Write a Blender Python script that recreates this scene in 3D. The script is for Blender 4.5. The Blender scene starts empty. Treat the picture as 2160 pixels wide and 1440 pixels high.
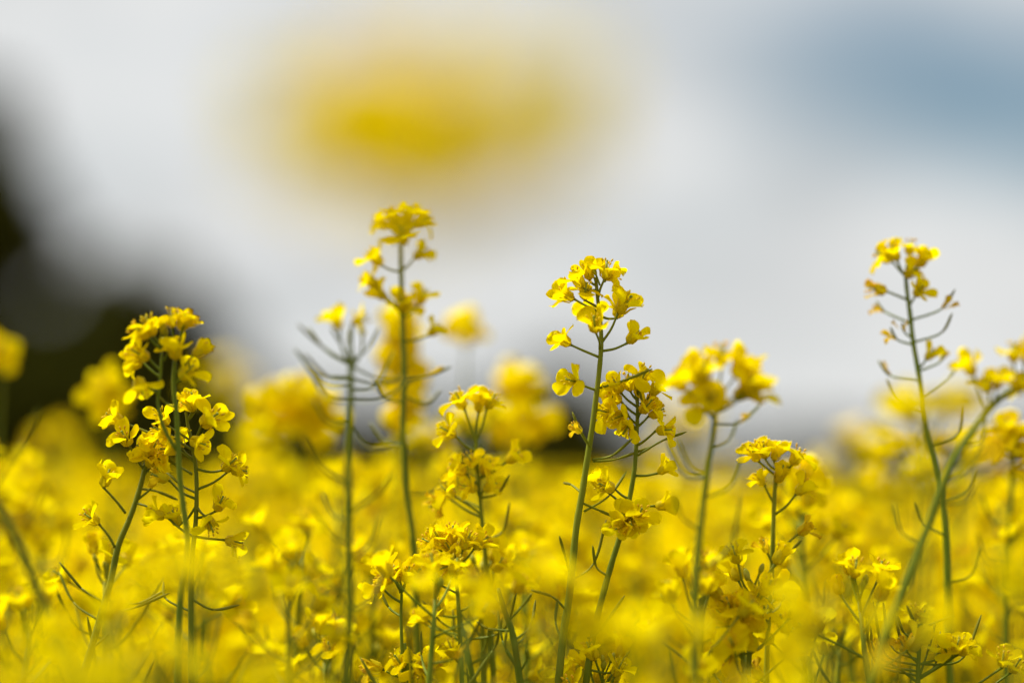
import bpy, math, random
import numpy as np
from mathutils import Vector, Matrix
R = math.radians
S = bpy.context.scene
COL = S.collection

# ------------------------------------------------------------------ camera, sky, sun, exposure
CAM_H = 1.30
FOCUS = 1.00
PITCH = R(3.75)
FOCAL = 85.0
cd = bpy.data.cameras.new('camera')
cam = bpy.data.objects.new('camera', cd)
COL.objects.link(cam)
cam.location = (0, 0, CAM_H)
cam.rotation_euler = (R(90) + PITCH, 0, 0)
cd.lens = FOCAL
cd.sensor_width = 36
cd.clip_start = 0.02
cd.clip_end = 6000
cd.dof.use_dof = True
cd.dof.focus_distance = FOCUS
cd.dof.aperture_fstop = 1.8
S.camera = cam
K = 36 / FOCAL / 2160                      # metres per photo pixel at one metre
C0 = Vector((0, 0, CAM_H))
FW = Vector((0, math.cos(PITCH), math.sin(PITCH)))
UP = Vector((0, -math.sin(PITCH), math.cos(PITCH)))
RT = Vector((1, 0, 0))


def P(x, y, d=FOCUS):
    return C0 + d * (FW + (x - 1080) * K * RT - (y - 720) * K * UP)


SUN_EL, SUN_AZ = R(56), R(-75)             # azimuth from +Y (view direction), negative = to the left
w = bpy.data.worlds.new('World')
S.world = w
w.use_nodes = True
nt = w.node_tree
nt.nodes.clear()
N = nt.nodes.new
L = nt.links.new
out = N('ShaderNodeOutputWorld')
bg = N('ShaderNodeBackground')
bg.inputs['Strength'].default_value = 0.1
L(bg.outputs[0], out.inputs[0])
sky = N('ShaderNodeTexSky')
sky.sky_type = 'NISHITA'
sky.sun_disc = False
sky.sun_elevation = SUN_EL
sky.sun_rotation = SUN_AZ
sky.air_density = 1.0
sky.dust_density = 0.6
sky.ozone_density = 1.5
tc = N('ShaderNodeTexCoord')


def vmath(op, a, b=None):
    n = N('ShaderNodeVectorMath')
    n.operation = op
    for i, v in enumerate((a, b)):
        if v is None:
            continue
        if isinstance(v, (tuple, list)):
            n.inputs[i].default_value = v
        else:
            L(v, n.inputs[i])
    return n


def math_n(op, a, b=None, clamp=False):
    n = N('ShaderNodeMath')
    n.operation = op
    n.use_clamp = clamp
    for i, v in enumerate((a, b)):
        if v is None:
            continue
        if isinstance(v, (int, float)):
            n.inputs[i].default_value = v
        else:
            L(v, n.inputs[i])
    return n.outputs[0]


def noise(scale, detail, vec):
    n = N('ShaderNodeTexNoise')
    n.inputs['Scale'].default_value = scale
    n.inputs['Detail'].default_value = detail
    n.inputs['Roughness'].default_value = 0.5
    L(vec, n.inputs['Vector'])
    return n


stretch = vmath('MULTIPLY', tc.outputs['Generated'], (1, 1, 2.6))
n_big = noise(7.0, 4, stretch.outputs[0])
n_bri = noise(11.0, 3, stretch.outputs[0])
# an opening in the cloud deck, up to the right of the view, drifting towards the lower right
wob = vmath('SUBTRACT', n_big.outputs['Color'], (0.5, 0.5, 0.5))
wob = vmath('MULTIPLY', wob.outputs[0], (0.07, 0.0, 0.035))
dd = vmath('ADD', tc.outputs['Generated'], wob.outputs[0])
dd = vmath('SUBTRACT', dd.outputs[0], (0.240, 0.960, 0.157))
rot = N('ShaderNodeVectorRotate')
rot.rotation_type = 'Y_AXIS'
rot.inputs['Angle'].default_value = R(-14)
L(dd.outputs[0], rot.inputs['Vector'])
dd = vmath('MULTIPLY', rot.outputs[0], (1 / 0.20, 0.8, 1 / 0.055))
ln = vmath('LENGTH', dd.outputs[0])
mr = N('ShaderNodeMapRange')
mr.interpolation_type = 'SMOOTHSTEP'
mr.inputs['From Min'].default_value = 0.15
mr.inputs['From Max'].default_value = 1.25
mr.inputs['To Min'].default_value = 0.14
mr.inputs['To Max'].default_value = 1.0
L(ln.outputs['Value'], mr.inputs['Value'])
th = math_n('MULTIPLY', math_n('SUBTRACT', n_big.outputs['Fac'], 0.5), 0.9)
mask = math_n('ADD', mr.outputs[0], th)
mask = math_n('MINIMUM', math_n('MAXIMUM', mask, 0.05), 0.97, True)
ramp = N('ShaderNodeValToRGB')
ramp.color_ramp.elements[0].position = 0.36
ramp.color_ramp.elements[0].color = (5.3, 5.42, 5.45, 1)
ramp.color_ramp.elements[1].position = 0.64
ramp.color_ramp.elements[1].color = (7.2, 7.2, 7.1, 1)
L(n_bri.outputs['Fac'], ramp.inputs['Fac'])
skm = vmath('MULTIPLY', sky.outputs[0], (0.27, 0.50, 0.56))
mix = N('ShaderNodeMix')
mix.data_type = 'RGBA'
L(mask, mix.inputs['Factor'])
L(skm.outputs[0], mix.inputs['A'])
L(ramp.outputs[0], mix.inputs['B'])
L(mix.outputs['Result'], bg.inputs['Color'])

sl = bpy.data.lights.new('sun', 'SUN')
sl.energy = 5.0
sl.angle = R(9)
sl.color = (1.0, 0.95, 0.86)
sun = bpy.data.objects.new('sun', sl)
COL.objects.link(sun)
sd = Vector((math.sin(SUN_AZ) * math.cos(SUN_EL), math.cos(SUN_AZ) * math.cos(SUN_EL), math.sin(SUN_EL)))
sun.rotation_euler = sd.to_track_quat('Z', 'Y').to_euler()
sun.location = (0, 0, 20)

S.view_settings.view_transform = 'Standard'
S.view_settings.look = 'None'
S.view_settings.exposure = 0.24
S.view_settings.gamma = 1.0
S.render.engine = 'CYCLES'
S.cycles.use_denoising = True
S.cycles.max_bounces = 8
S.cycles.diffuse_bounces = 4
S.cycles.transmission_bounces = 6
S.cycles.sample_clamp_indirect = 4


# ------------------------------------------------------------------ materials
def mat(name, base, rough=0.6, spec=0.3, trans=0.0, tcol=None, vary=0.0, nscale=None, ncol=None, bump=0.0, bscale=400):
    m = bpy.data.materials.new(name)
    m.use_nodes = True
    t = m.node_tree
    t.nodes.clear()
    n, l = t.nodes.new, t.links.new
    o = n('ShaderNodeOutputMaterial')
    p = n('ShaderNodeBsdfPrincipled')
    p.inputs['Roughness'].default_value = rough
    p.inputs['Specular IOR Level'].default_value = spec
    p.inputs['Base Color'].default_value = (*base, 1)
    co = n('ShaderNodeTexCoord')
    src = None
    if nscale:
        nz = n('ShaderNodeTexNoise')
        nz.inputs['Scale'].default_value = nscale
        nz.inputs['Detail'].default_value = 3
        l(co.outputs['Object'], nz.inputs['Vector'])
        mx = n('ShaderNodeMix')
        mx.data_type = 'RGBA'
        rp = n('ShaderNodeMapRange')
        rp.inputs['From Min'].default_value = 0.35
        rp.inputs['From Max'].default_value = 0.68
        l(nz.outputs['Fac'], rp.inputs['Value'])
        l(rp.outputs[0], mx.inputs['Factor'])
        mx.inputs['A'].default_value = (*base, 1)
        mx.inputs['B'].default_value = (*ncol, 1)
        src = mx.outputs['Result']
    if vary:
        oi = n('ShaderNodeObjectInfo')
        hs = n('ShaderNodeHueSaturation')
        mr_ = n('ShaderNodeMapRange')
        mr_.inputs['To Min'].default_value = 0.5 - vary * 0.12
        mr_.inputs['To Max'].default_value = 0.5 + vary * 0.05
        l(oi.outputs['Random'], mr_.inputs['Value'])
        l(mr_.outputs[0], hs.inputs['Hue'])
        mv = n('ShaderNodeMapRange')
        mv.inputs['To Min'].default_value = 1 - vary
        mv.inputs['To Max'].default_value = 1 + vary * 0.5
        mm = n('ShaderNodeMath')
        mm.operation = 'FRACT'
        m7 = n('ShaderNodeMath')
        m7.operation = 'MULTIPLY'
        m7.inputs[1].default_value = 7.31
        l(oi.outputs['Random'], m7.inputs[0])
        l(m7.outputs[0], mm.inputs[0])
        l(mm.outputs[0], mv.inputs['Value'])
        l(mv.outputs[0], hs.inputs['Value'])
        hs.inputs['Color'].default_value = (*base, 1)
        if src:
            l(src, hs.inputs['Color'])
        src = hs.outputs[0]
    if src:
        l(src, p.inputs['Base Color'])
    if bump:
        nb = n('ShaderNodeTexNoise')
        nb.inputs['Scale'].default_value = bscale
        nb.inputs['Detail'].default_value = 4
        l(co.outputs['Object'], nb.inputs['Vector'])
        bp = n('ShaderNodeBump')
        bp.inputs['Strength'].default_value = bump
        bp.inputs['Distance'].default_value = 0.0006
        l(nb.outputs['Fac'], bp.inputs['Height'])
        l(bp.outputs[0], p.inputs['Normal'])
    if trans:
        tr = n('ShaderNodeBsdfTranslucent')
        tr.inputs['Color'].default_value = (*(tcol or base), 1)
        ms = n('ShaderNodeMixShader')
        ms.inputs['Fac'].default_value = trans
        l(p.outputs[0], ms.inputs[1])
        l(tr.outputs[0], ms.inputs[2])
        l(ms.outputs[0], o.inputs[0])
    else:
        l(p.outputs[0], o.inputs[0])
    return m


M = {
    'petal': mat('rapeseed_petal', (0.93, 0.77, 0.001), 0.7, 0.0, 0.62, (0.98, 0.825, 0.001), 0.08, 260, (0.92, 0.735, 0.001), 0.5, 700),
    'wilt': mat('wilted_petal', (0.86, 0.63, 0.008), 0.65, 0.05, 0.45, (0.92, 0.66, 0.008), 0.15, 300, (0.78, 0.50, 0.010), 0.6, 700),
    'sepal': mat('sepal', (0.74, 0.60, 0.006), 0.5, 0.08, 0.35, (0.82, 0.66, 0.005), 0.12, 300, (0.62, 0.53, 0.01)),
    'anther': mat('anther', (0.80, 0.58, 0.02), 0.7, 0.1, 0, None, 0.2),
    'pistil': mat('pistil', (0.26, 0.32, 0.03), 0.5, 0.3),
    'bud': mat('bud', (0.42, 0.42, 0.02), 0.5, 0.3, 0.1, (0.5, 0.5, 0.02), 0.15),
    'stem': mat('green_stem', (0.14, 0.19, 0.010), 0.5, 0.15, 0, None, 0.2, 60, (0.20, 0.235, 0.015), 0.25, 500),
    'pod': mat('green_pod', (0.19, 0.215, 0.012), 0.5, 0.12, 0.2, (0.28, 0.32, 0.012), 0.2, 120, (0.23, 0.23, 0.016), 0.2, 600),
    'leaf': mat('rape_leaf', (0.055, 0.10, 0.022), 0.5, 0.3, 0.25, (0.10, 0.18, 0.02), 0.2, 40, (0.075, 0.12, 0.03)),
    'tree_leaf': mat('tree_leaf', (0.040, 0.044, 0.005), 0.7, 0.06, 0.16, (0.06, 0.068, 0.004), 0.15, 1.2, (0.060, 0.060, 0.006)),
    'bark': mat('bark', (0.07, 0.055, 0.04), 0.9, 0.1, 0, None, 0.1, 6, (0.04, 0.033, 0.025)),
    'soil': mat('soil', (0.10, 0.085, 0.03), 0.95, 0.05, 0, None, 0, 3, (0.07, 0.08, 0.02)),
    'canopy': mat('distant_bloom', (0.60, 0.47, 0.006), 0.8, 0.05, 0, None, 0, 1.3, (0.30, 0.27, 0.012)),
}


# ------------------------------------------------------------------ mesh helpers
class MB:
    """Collects faces of several materials for ONE mesh."""

    def __init__(self):
        self.v, self.f, self.m, self.mats = [], [], [], []

    def mi(self, name):
        if name not in self.mats:
            self.mats.append(name)
        return self.mats.index(name)

    def add(self, verts, faces, mname):
        b = len(self.v)
        k = self.mi(mname)
        self.v += [tuple(p) for p in verts]
        for f in faces:
            self.f.append([i + b for i in f])
            self.m.append(k)

    def merge(self, o, mw=None):
        b = len(self.v)
        self.v += [tuple(mw @ Vector(p)) for p in o.v] if mw else o.v
        for f, m in zip(o.f, o.m):
            self.f.append([i + b for i in f])
            self.m.append(self.mi(o.mats[m]))

    def tube(self, pts, radii, n=7, mname='stem', cap=True):
        pts = [Vector(p) for p in pts]
        rings, vs = [], []
        t0 = (pts[1] - pts[0]).normalized()
        a = t0.orthogonal().normalized()
        for i, p in enumerate(pts):
            t = (pts[min(i + 1, len(pts) - 1)] - pts[max(i - 1, 0)]).normalized()
            a = (a - t * a.dot(t)).normalized()
            b = t.cross(a)
            r = radii[i] if isinstance(radii, (list, tuple)) else radii
            for j in range(n):
                q = 2 * math.pi * j / n
                vs.append(p + (a * math.cos(q) + b * math.sin(q)) * r)
        fs = []
        for i in range(len(pts) - 1):
            for j in range(n):
                fs.append([i * n + j, i * n + (j + 1) % n, (i + 1) * n + (j + 1) % n, (i + 1) * n + j])
        if cap:
            fs.append(list(range(n))[::-1])
            fs.append([(len(pts) - 1) * n + j for j in range(n)])
        self.add(vs, fs, mname)

    def blob(self, c, ax, r, h, mname, n=6, rows=5):
        ax = Vector(ax).normalized()
        pts, rad = [], []
        for i in range(rows + 1):
            t = i / rows
            pts.append(Vector(c) + ax * (t * h))
            rad.append(max(r * math.sin(math.pi * (0.06 + 0.88 * t)) ** 0.75, r * 0.12))
        self.tube(pts, rad, n, mname)

    def mesh(self, name):
        me = bpy.data.meshes.new(name)
        me.from_pydata(self.v, [], self.f)
        for n_ in self.mats:
            me.materials.append(M[n_])
        me.polygons.foreach_set('material_index', self.m)
        me.polygons.foreach_set('use_smooth', [True] * len(self.f))
        me.update()
        return me


def smooth_curve(ctrl, n):
    """Catmull-Rom through the control points, n samples per span."""
    c = [Vector(p) for p in ctrl]
    c = [c[0] * 2 - c[1]] + c + [c[-1] * 2 - c[-2]]
    o = []
    for i in range(1, len(c) - 2):
        for j in range(n):
            t = j / n
            p0, p1, p2, p3 = c[i - 1], c[i], c[i + 1], c[i + 2]
            o.append(0.5 * ((2 * p1) + (p2 - p0) * t + (2 * p0 - 5 * p1 + 4 * p2 - p3) * t * t + (3 * p1 - p0 - 3 * p2 + p3) * t ** 3))
    o.append(c[-2])
    return o


def array_mesh(name, V, F, mat_ids, mats):
    """A mesh from numpy arrays of quads."""
    me = bpy.data.meshes.new(name)
    nv, nf = len(V), len(F)
    me.vertices.add(nv)
    me.vertices.foreach_set('co', np.asarray(V, np.float32).ravel())
    me.loops.add(nf * 4)
    me.loops.foreach_set('vertex_index', np.asarray(F, np.int32).ravel())
    me.polygons.add(nf)
    me.polygons.foreach_set('loop_start', np.arange(0, nf * 4, 4, dtype=np.int32))
    for n_ in mats:
        me.materials.append(M[n_])
    me.polygons.foreach_set('material_index', np.asarray(mat_ids, np.int32))
    me.polygons.foreach_set('use_smooth', np.ones(nf, bool))
    me.update(calc_edges=True)
    me.validate()
    return me


def link(name, data, parent=None, loc=None):
    o = bpy.data.objects.new(name, data)
    COL.objects.link(o)
    if parent is not None:
        o.parent = parent
    if loc is not None:
        o.location = loc
    return o


def tag(o, label=None, cat=None, group=None, kind=None):
    for k_, v_ in (('label', label), ('category', cat), ('group', group), ('kind', kind)):
        if v_:
            o[k_] = v_
    return o


# ------------------------------------------------------------------ flowers
def petal_geo(az, opening, Lp, Wp, rng, nu=10, nv=6, crumple=1.0, fold=0.0, claw=0.31, mname='petal'):
    """One clawed, rounded petal: rises from the receptacle, then bends outwards by `opening`."""
    mb = MB()
    ts = [i / nu for i in range(nu + 1)]
    ts = [0.5 * t + 0.5 * (1 - (1 - t) ** 1.7) for t in ts]
    x = z = 0.0
    px, pz, ph = [0.0009], [0.0008], [R(8)]
    droop = rng.uniform(-0.3, 0.45) * crumple
    for a, b in zip(ts, ts[1:]):
        m_ = 0.5 * (a + b)
        u = min(max((m_ - claw * 0.75) / 0.3, 0), 1)
        u = u * u * (3 - 2 * u)
        phi = (R(34) if m_ < .1 else R(14)) * (1 - u) + u * opening + droop * max(0, m_ - 0.5) * 1.3
        px.append(px[-1] + math.sin(phi) * (b - a) * Lp)
        pz.append(pz[-1] + math.cos(phi) * (b - a) * Lp)
        ph.append(phi)
    w1, w2, w3 = rng.uniform(0, 6.28), rng.uniform(0, 6.28), rng.uniform(0.6, 1.3)
    cup = rng.uniform(-0.1, 0.32) * Wp
    tw = rng.uniform(-0.5, 0.5) * crumple
    notch = rng.uniform(0.0, 0.09)
    lob = rng.uniform(-0.12, 0.12)
    ca, sa = math.cos(az), math.sin(az)
    vs = []
    for i, t in enumerate(ts):
        u = (t - claw) / (1 - claw)
        if u < 0.52:
            q = min(max((t - claw * 0.45) / (claw * 0.55 + 0.52 * (1 - claw)), 0), 1)
            hw = 0.00055 + (Wp / 2 - 0.00055) * (q ** 1.5) * (1.5 - 0.5 * q ** 2)
        else:
            e = (u - 0.52) / 0.48
            hw = Wp / 2 * math.sqrt(max(1 - e * e, 0.0))
        hw = min(hw, Wp / 2)
        bl = min(max(u, 0), 1)
        for j in range(nv + 1):
            s = 2 * j / nv - 1
            y = s * hw * (1 + lob * (1 if s > 0 else -1))
            r_ = px[i] - (notch * Lp * (1 - abs(s)) if i == nu else 0)
            nrm = (math.cos(ph[i]), -math.sin(ph[i]))      # petal's inner/upper side
            h = cup * s * s * bl + crumple * 0.00055 * bl * math.sin(w1 + 5.5 * t * w3 + 2.6 * s) + crumple * 0.0004 * bl * math.sin(w2 + 9 * s + 4 * t)
            h += tw * y * bl
            h += fold * abs(y) * bl * 1.4
            yy = y * (1 - 0.35 * fold * bl)
            r2 = r_ - nrm[0] * h
            z2 = pz[i] + (-nrm[1]) * h
            vs.append((ca * r2 - sa * yy, sa * r2 + ca * yy, z2))
    fs = []
    for i in range(nu):
        for j in range(nv):
            a = i * (nv + 1) + j
            fs.append([a, a + 1, a + nv + 2, a + nv + 1])
    mb.add(vs, fs, mname)
    return mb


def sepal_geo(az, flare, ls, ws, nu, nv):
    mb = MB()
    r_, z = .0006, 0.0
    ca, sa = math.cos(az), math.sin(az)
    vs = []
    for i in range(nu + 1):
        t = i / nu
        hw = ws / 2 * (math.sin(math.pi * min(1, .2 + .55 * t)) if t < .55 else math.cos((t - .55) / .45 * 1.4) ** .7)
        for j in range(nv + 1):
            s_ = 2 * j / nv - 1
            y = s_ * hw
            rr = r_ - .35 * abs(s_) * hw
            vs.append((ca * rr - sa * y, sa * rr + ca * y, z))
        phi = R(58) if t < .22 else (R(12) if t < .6 else R(-6) + flare)
        r_ += math.sin(phi) * ls / nu
        z += math.cos(phi) * ls / nu
    fs = [[i * (nv + 1) + j, i * (nv + 1) + j + 1, (i + 1) * (nv + 1) + j + 1, (i + 1) * (nv + 1) + j] for i in range(nu) for j in range(nv)]
    mb.add(vs, fs, 'sepal')
    return mb


def flower_geo(kind, seed, lod=0):
    """Returns (calyx MB, [petal MBs], stamens MB). Local z = axis of the flower, base at the pedicel's end."""
    rng = random.Random(seed)
    nu, nv = ((11, 6), (6, 4), (3, 2))[lod]
    cal, sta = MB(), MB()
    opening = {'open': rng.uniform(72, 96), 'cup': rng.uniform(44, 66), 'half': rng.uniform(14, 26), 'wilt': rng.uniform(8, 55)}[kind]
    crump = {'open': 1.0, 'cup': 1.0, 'half': 0.6, 'wilt': 1.9}[kind]
    az0 = rng.uniform(0, 1.57)
    pm = 'wilt' if kind == 'wilt' else 'petal'
    # receptacle and four sepals that make a fat little cup
    if lod < 2:
        cal.blob((0, 0, -0.0005), (0, 0, 1), 0.0011, 0.0024, 'sepal', 6, 3)
    sp = {'open': 24, 'cup': 12, 'half': 2, 'wilt': 20}[kind]
    for k_ in range(4):
        sep = sepal_geo(az0 + math.pi / 4 + k_ * math.pi / 2 + rng.uniform(-.15, .15), R(sp * rng.uniform(.2, 1.7)), 0.0074 * rng.uniform(.9, 1.1), 0.0036, 6 if lod < 2 else 3, 4 if lod < 2 else 2)
        cal.merge(sep)
    pet = []
    for k_ in range(4):
        if kind == 'wilt' and rng.random() < 0.25:
            continue
        o_ = R(opening + rng.uniform(-22, 20) * (1.4 if kind == 'wilt' else 1.0))
        Lp = 0.0126 * rng.uniform(.88, 1.08) * {'open': 1, 'cup': 1, 'half': .82, 'wilt': .9}[kind]
        Wp = 0.0092 * rng.uniform(.85, 1.1) * {'open': 1, 'cup': 1, 'half': .7, 'wilt': .55}[kind]
        fold = rng.uniform(.2, .8) if kind == 'wilt' else (rng.uniform(.25, .6) if rng.random() < .22 else rng.uniform(0, .12))
        pet.append(petal_geo(az0 + k_ * math.pi / 2 + rng.uniform(-.2, .2), o_, Lp, Wp, rng, nu, nv, crump, fold, mname=pm))
    if lod < 2:
        sta.tube([(0, 0, .001), (0, 0, .0050), (rng.uniform(-.0004, .0004), 0, .0088)], [.0006, .00062, .00045], 5, 'pistil')
        sta.blob((0, 0, .0086), (0, 0, 1), .0007, .0010, 'pistil', 5, 3)
        for k_ in range(6):
            q = az0 + .5 + k_ * math.pi / 3
            rr, hh = rng.uniform(.0016, .0030), rng.uniform(.0070, .0094)
            e = (math.cos(q) * rr, math.sin(q) * rr, hh)
            sta.tube([(math.cos(q) * .0006, math.sin(q) * .0006, .001), (math.cos(q) * rr * .7, math.sin(q) * rr * .7, hh * .6), e], .00016, 3, 'sepal', False)
            sta.blob(e, (math.cos(q) * .6, math.sin(q) * .6, 1), .00055, .0019, 'anther', 5, 3)
    return cal, pet, sta


KINDS = {'open': 5, 'cup': 5, 'half': 2, 'wilt': 3}
FLOWER, FLOWER_ONE, FLOWER_LOD = {}, {}, {}
for kd, cnt in KINDS.items():
    FLOWER[kd], FLOWER_ONE[kd], FLOWER_LOD[kd] = [], [], []
    for i in range(cnt):
        c_, p_, s_ = flower_geo(kd, 'f%s%d' % (kd, i), 0)
        FLOWER[kd].append((c_.mesh('calyx'), [q.mesh('petal') for q in p_], s_.mesh('stamens')))
        c_, p_, s_ = flower_geo(kd, 'f%s%d' % (kd, i), 1)
        one = MB()
        for q in [c_, s_] + p_:
            one.merge(q)
        FLOWER_ONE[kd].append(one.mesh('flower'))
        c_, p_, s_ = flower_geo(kd, 'f%s%d' % (kd, i), 2)
        one = MB()
        for q in [c_] + p_:
            one.merge(q)
        FLOWER_LOD[kd].append(one)


def frame_z(axis, roll):
    q = Vector(axis).normalized().to_track_quat('Z', 'Y')
    return q.to_matrix().to_4x4() @ Matrix.Rotation(roll, 4, 'Z')


# ------------------------------------------------------------------ a rapeseed plant
class Plant:
    """Empty at the plant's base on the ground; parts: stem (with its pedicels), each flower, each seed pod, leaves."""

    def __init__(self, name, ground, seed, detail=True):
        self.root = link(name, None)
        self.root.empty_display_size = .05
        self.g = Vector(ground)
        self.root.location = self.g
        self.st = MB()
        self.rng = random.Random(seed)
        self.detail = detail
        self.heads = []

    def loc(self, p):
        return Vector(p) - self.g

    def tube(self, pts, radii, n=8):
        self.st.tube([self.loc(p) for p in pts], radii, n, 'stem')

    def pedicel(self, a, b, r=.00050, sag=None):
        rng = self.rng
        a, b = Vector(a), Vector(b)
        ln_ = (b - a).length
        mid = (a + b) / 2 + Vector((rng.uniform(-1, 1), rng.uniform(-1, 1), rng.uniform(-1.6, .2))) * ln_ * .06
        pts = smooth_curve([a, mid, b], 4)
        self.tube(pts, [r * (1.25 - .35 * i / (len(pts) - 1)) for i in range(len(pts) - 1)] + [r * 1.25], 5)

    def flower(self, b, axis, kind='open', size=1.0, var=None):
        rng = self.rng
        lib = FLOWER if self.detail else FLOWER_ONE
        it = lib[kind][rng.randrange(len(lib[kind])) if var is None else var]
        mx = Matrix.Translation(self.loc(b)) @ frame_z(axis, rng.uniform(0, 6.28)) @ Matrix.Scale(size, 4)
        nm = {'wilt': 'wilted_flower', 'half': 'flower_bud'}.get(kind, 'flower')
        if not self.detail:
            o = link(nm, it, self.root)
            o.matrix_local = mx
            return o
        o = link(nm, it[0], self.root)
        o.matrix_local = mx
        for pm in it[1]:
            p = link('petal', pm, o)
            p.rotation_euler = (rng.uniform(-.12, .12), rng.uniform(-.12, .12), rng.uniform(-.12, .12))
        link('stamens', it[2], o)
        return o

    def bud(self, b, axis, size=1.0):
        mb = MB()
        mb.tube([(0, 0, -.006 * size), (0, 0, 0.0005)], .0005, 4, 'stem', False)
        mb.blob((0, 0, 0), (0, 0, 1), .0014 * size, .0055 * size, 'bud', 6, 5)
        o = link('flower_bud', mb.mesh('bud'), self.root)
        o.matrix_local = Matrix.Translation(self.loc(b)) @ frame_z(axis, 0)

    def pod(self, ctrl, frac=.5, r=.00105, withered=False):
        """ctrl = attach, bend, tip; the pedicel is the first part, the pod the rest."""
        rng = self.rng
        pts = smooth_curve(ctrl, 7)
        k_ = max(2, int(len(pts) * (1 - frac)))
        self.tube(pts[:k_ + 1], [.00055 - .0001 * i / k_ for i in range(k_ + 1)], 5)
        pp = pts[k_:]
        n_ = len(pp) - 1
        rad = [r * (.55 + .45 * min(1, i / 1.5)) * (1 if i < n_ - 1 else (.8 if i == n_ - 1 else .3)) for i in range(n_ + 1)]
        mb = MB()
        o0 = pp[0]
        mb.tube([p - o0 for p in pp], rad, 6, 'pod')
        if withered:
            for q in range(2):
                sg = petal_geo(rng.uniform(0, 6.28), R(rng.uniform(20, 60)), .007, .003, rng, 5, 3, 2, .6, mname='wilt')
                sg2 = MB()
                sg2.merge(sg, frame_z(pp[1] - pp[0], 0))
                mb.merge(sg2)
        o = link('seed_pod', mb.mesh('pod'), self.root)
        o.location = self.loc(o0)

    def leaf(self, a, az, ln_, wd, droop):
        mb = MB()
        n_ = 8
        vs = []
        for i in range(n_ + 1):
            t = i / n_
            r_ = ln_ * t * (1 - .18 * droop * t)
            z = ln_ * (.55 * t - droop * t * t)
            hw = wd / 2 * math.sin(math.pi * min(1, .12 + .9 * t)) ** .7 * (1 - .25 * t)
            for s in (-1, -.5, 0, .5, 1):
                vs.append((r_, s * hw, z + abs(s) * hw * .3 + .004 * math.sin(9 * t + 4 * s)))
        fs = [[i * 5 + j, i * 5 + j + 1, i * 5 + j + 6, i * 5 + j + 5] for i in range(n_) for j in range(4)]
        mb.add(vs, fs, 'leaf')
        o = link('leaf', mb.mesh('leaf'), self.root)
        o.location = self.loc(a)
        o.rotation_euler = (0, 0, az)

    def to_ground(self, p, direction):
        """Points from p on down to the plant's base."""
        g = self.g
        p = Vector(p)
        d = Vector(direction).normalized()
        h = p.z
        q1 = p + d * min(.12, h * .12)
        q2 = Vector((q1.x * .55 + g.x * .45, q1.y * .55 + g.y * .45, h * .55))
        return [q1, q2, Vector((g.x, g.y, h * .25)), g.copy()]

    def raceme(self, top, axis_pts, n_fl, n_pod, spread=1.0, size=1.0, pod_from=None, buds=3):
        """Whorl of flowers round the top of the stalk given by axis_pts (top first), pods below."""
        rng = self.rng
        acc = [0]
        for a, b in zip(axis_pts, axis_pts[1:]):
            acc.append(acc[-1] + (b - a).length)

        def at(s):
            s = min(s, acc[-1] - 1e-5)
            for i in range(len(acc) - 1):
                if s <= acc[i + 1]:
                    t = (s - acc[i]) / (acc[i + 1] - acc[i])
                    return axis_pts[i].lerp(axis_pts[i + 1], t)
            return axis_pts[-1]
        ax = (axis_pts[0] - at(.02)).normalized()
        x_ = ax.orthogonal().normalized()
        y_ = ax.cross(x_)
        ph = rng.uniform(0, 6.28)
        for i in range(buds):
            q = rng.uniform(0, 6.28)
            dv = (ax + .45 * (x_ * math.cos(q) + y_ * math.sin(q))).normalized()
            self.bud(axis_pts[0] + dv * rng.uniform(.004, .009), dv, size * rng.uniform(.7, 1.1))
        s = .002
        for i in range(n_fl):
            t = i / max(1, n_fl - 1)
            q = ph + i * 2.4 + rng.uniform(-.3, .3)
            ang = R(22 + 42 * t + rng.uniform(-9, 9))
            ln_ = (.012 + .008 * t) * spread * rng.uniform(.85, 1.15)
            dv = ax * math.cos(ang) + (x_ * math.cos(q) + y_ * math.sin(q)) * math.sin(ang)
            a = at(s)
            b = a + dv * ln_
            self.pedicel(a, b)
            fa = (dv + Vector((0, 0, .35)) + Vector((rng.uniform(-.3, .3), rng.uniform(-.3, .3), rng.uniform(-.3, .3)))).normalized()
            kd = rng.choices(('open', 'cup', 'half', 'wilt'), ((5, 4, 1.2, 0) if t < .6 else (5, 3, .2, 1.0)))[0]
            self.flower(b, fa, kd, size * rng.uniform(.88, 1.08))
            s += (.0018 + .0045 * t) * spread * rng.uniform(.6, 1.4)
        s += .006
        for i in range(n_pod):
            q = ph + i * 2.4 + 1
            ang = R(rng.uniform(52, 72))
            rad = x_ * math.cos(q) + y_ * math.sin(q)
            a = at(s)
            pl, ql = rng.uniform(.012, .02), rng.uniform(.012, .034)
            b = a + (ax * math.cos(ang) + rad * math.sin(ang)) * pl
            e_ = b + (ax * rng.uniform(.7, 1.0) + rad * rng.uniform(.25, .6)).normalized() * ql
            self.pod([a, b, e_], ql / (pl + ql), .0006 + ql * .004, i < n_pod * .4 and rng.random() < .4)
            s += rng.uniform(.003, .009)
        self.heads.append(axis_pts[0])

    def done(self):
        o = link('stem', self.st.mesh('stem'), self.root)
        return self.root


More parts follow.
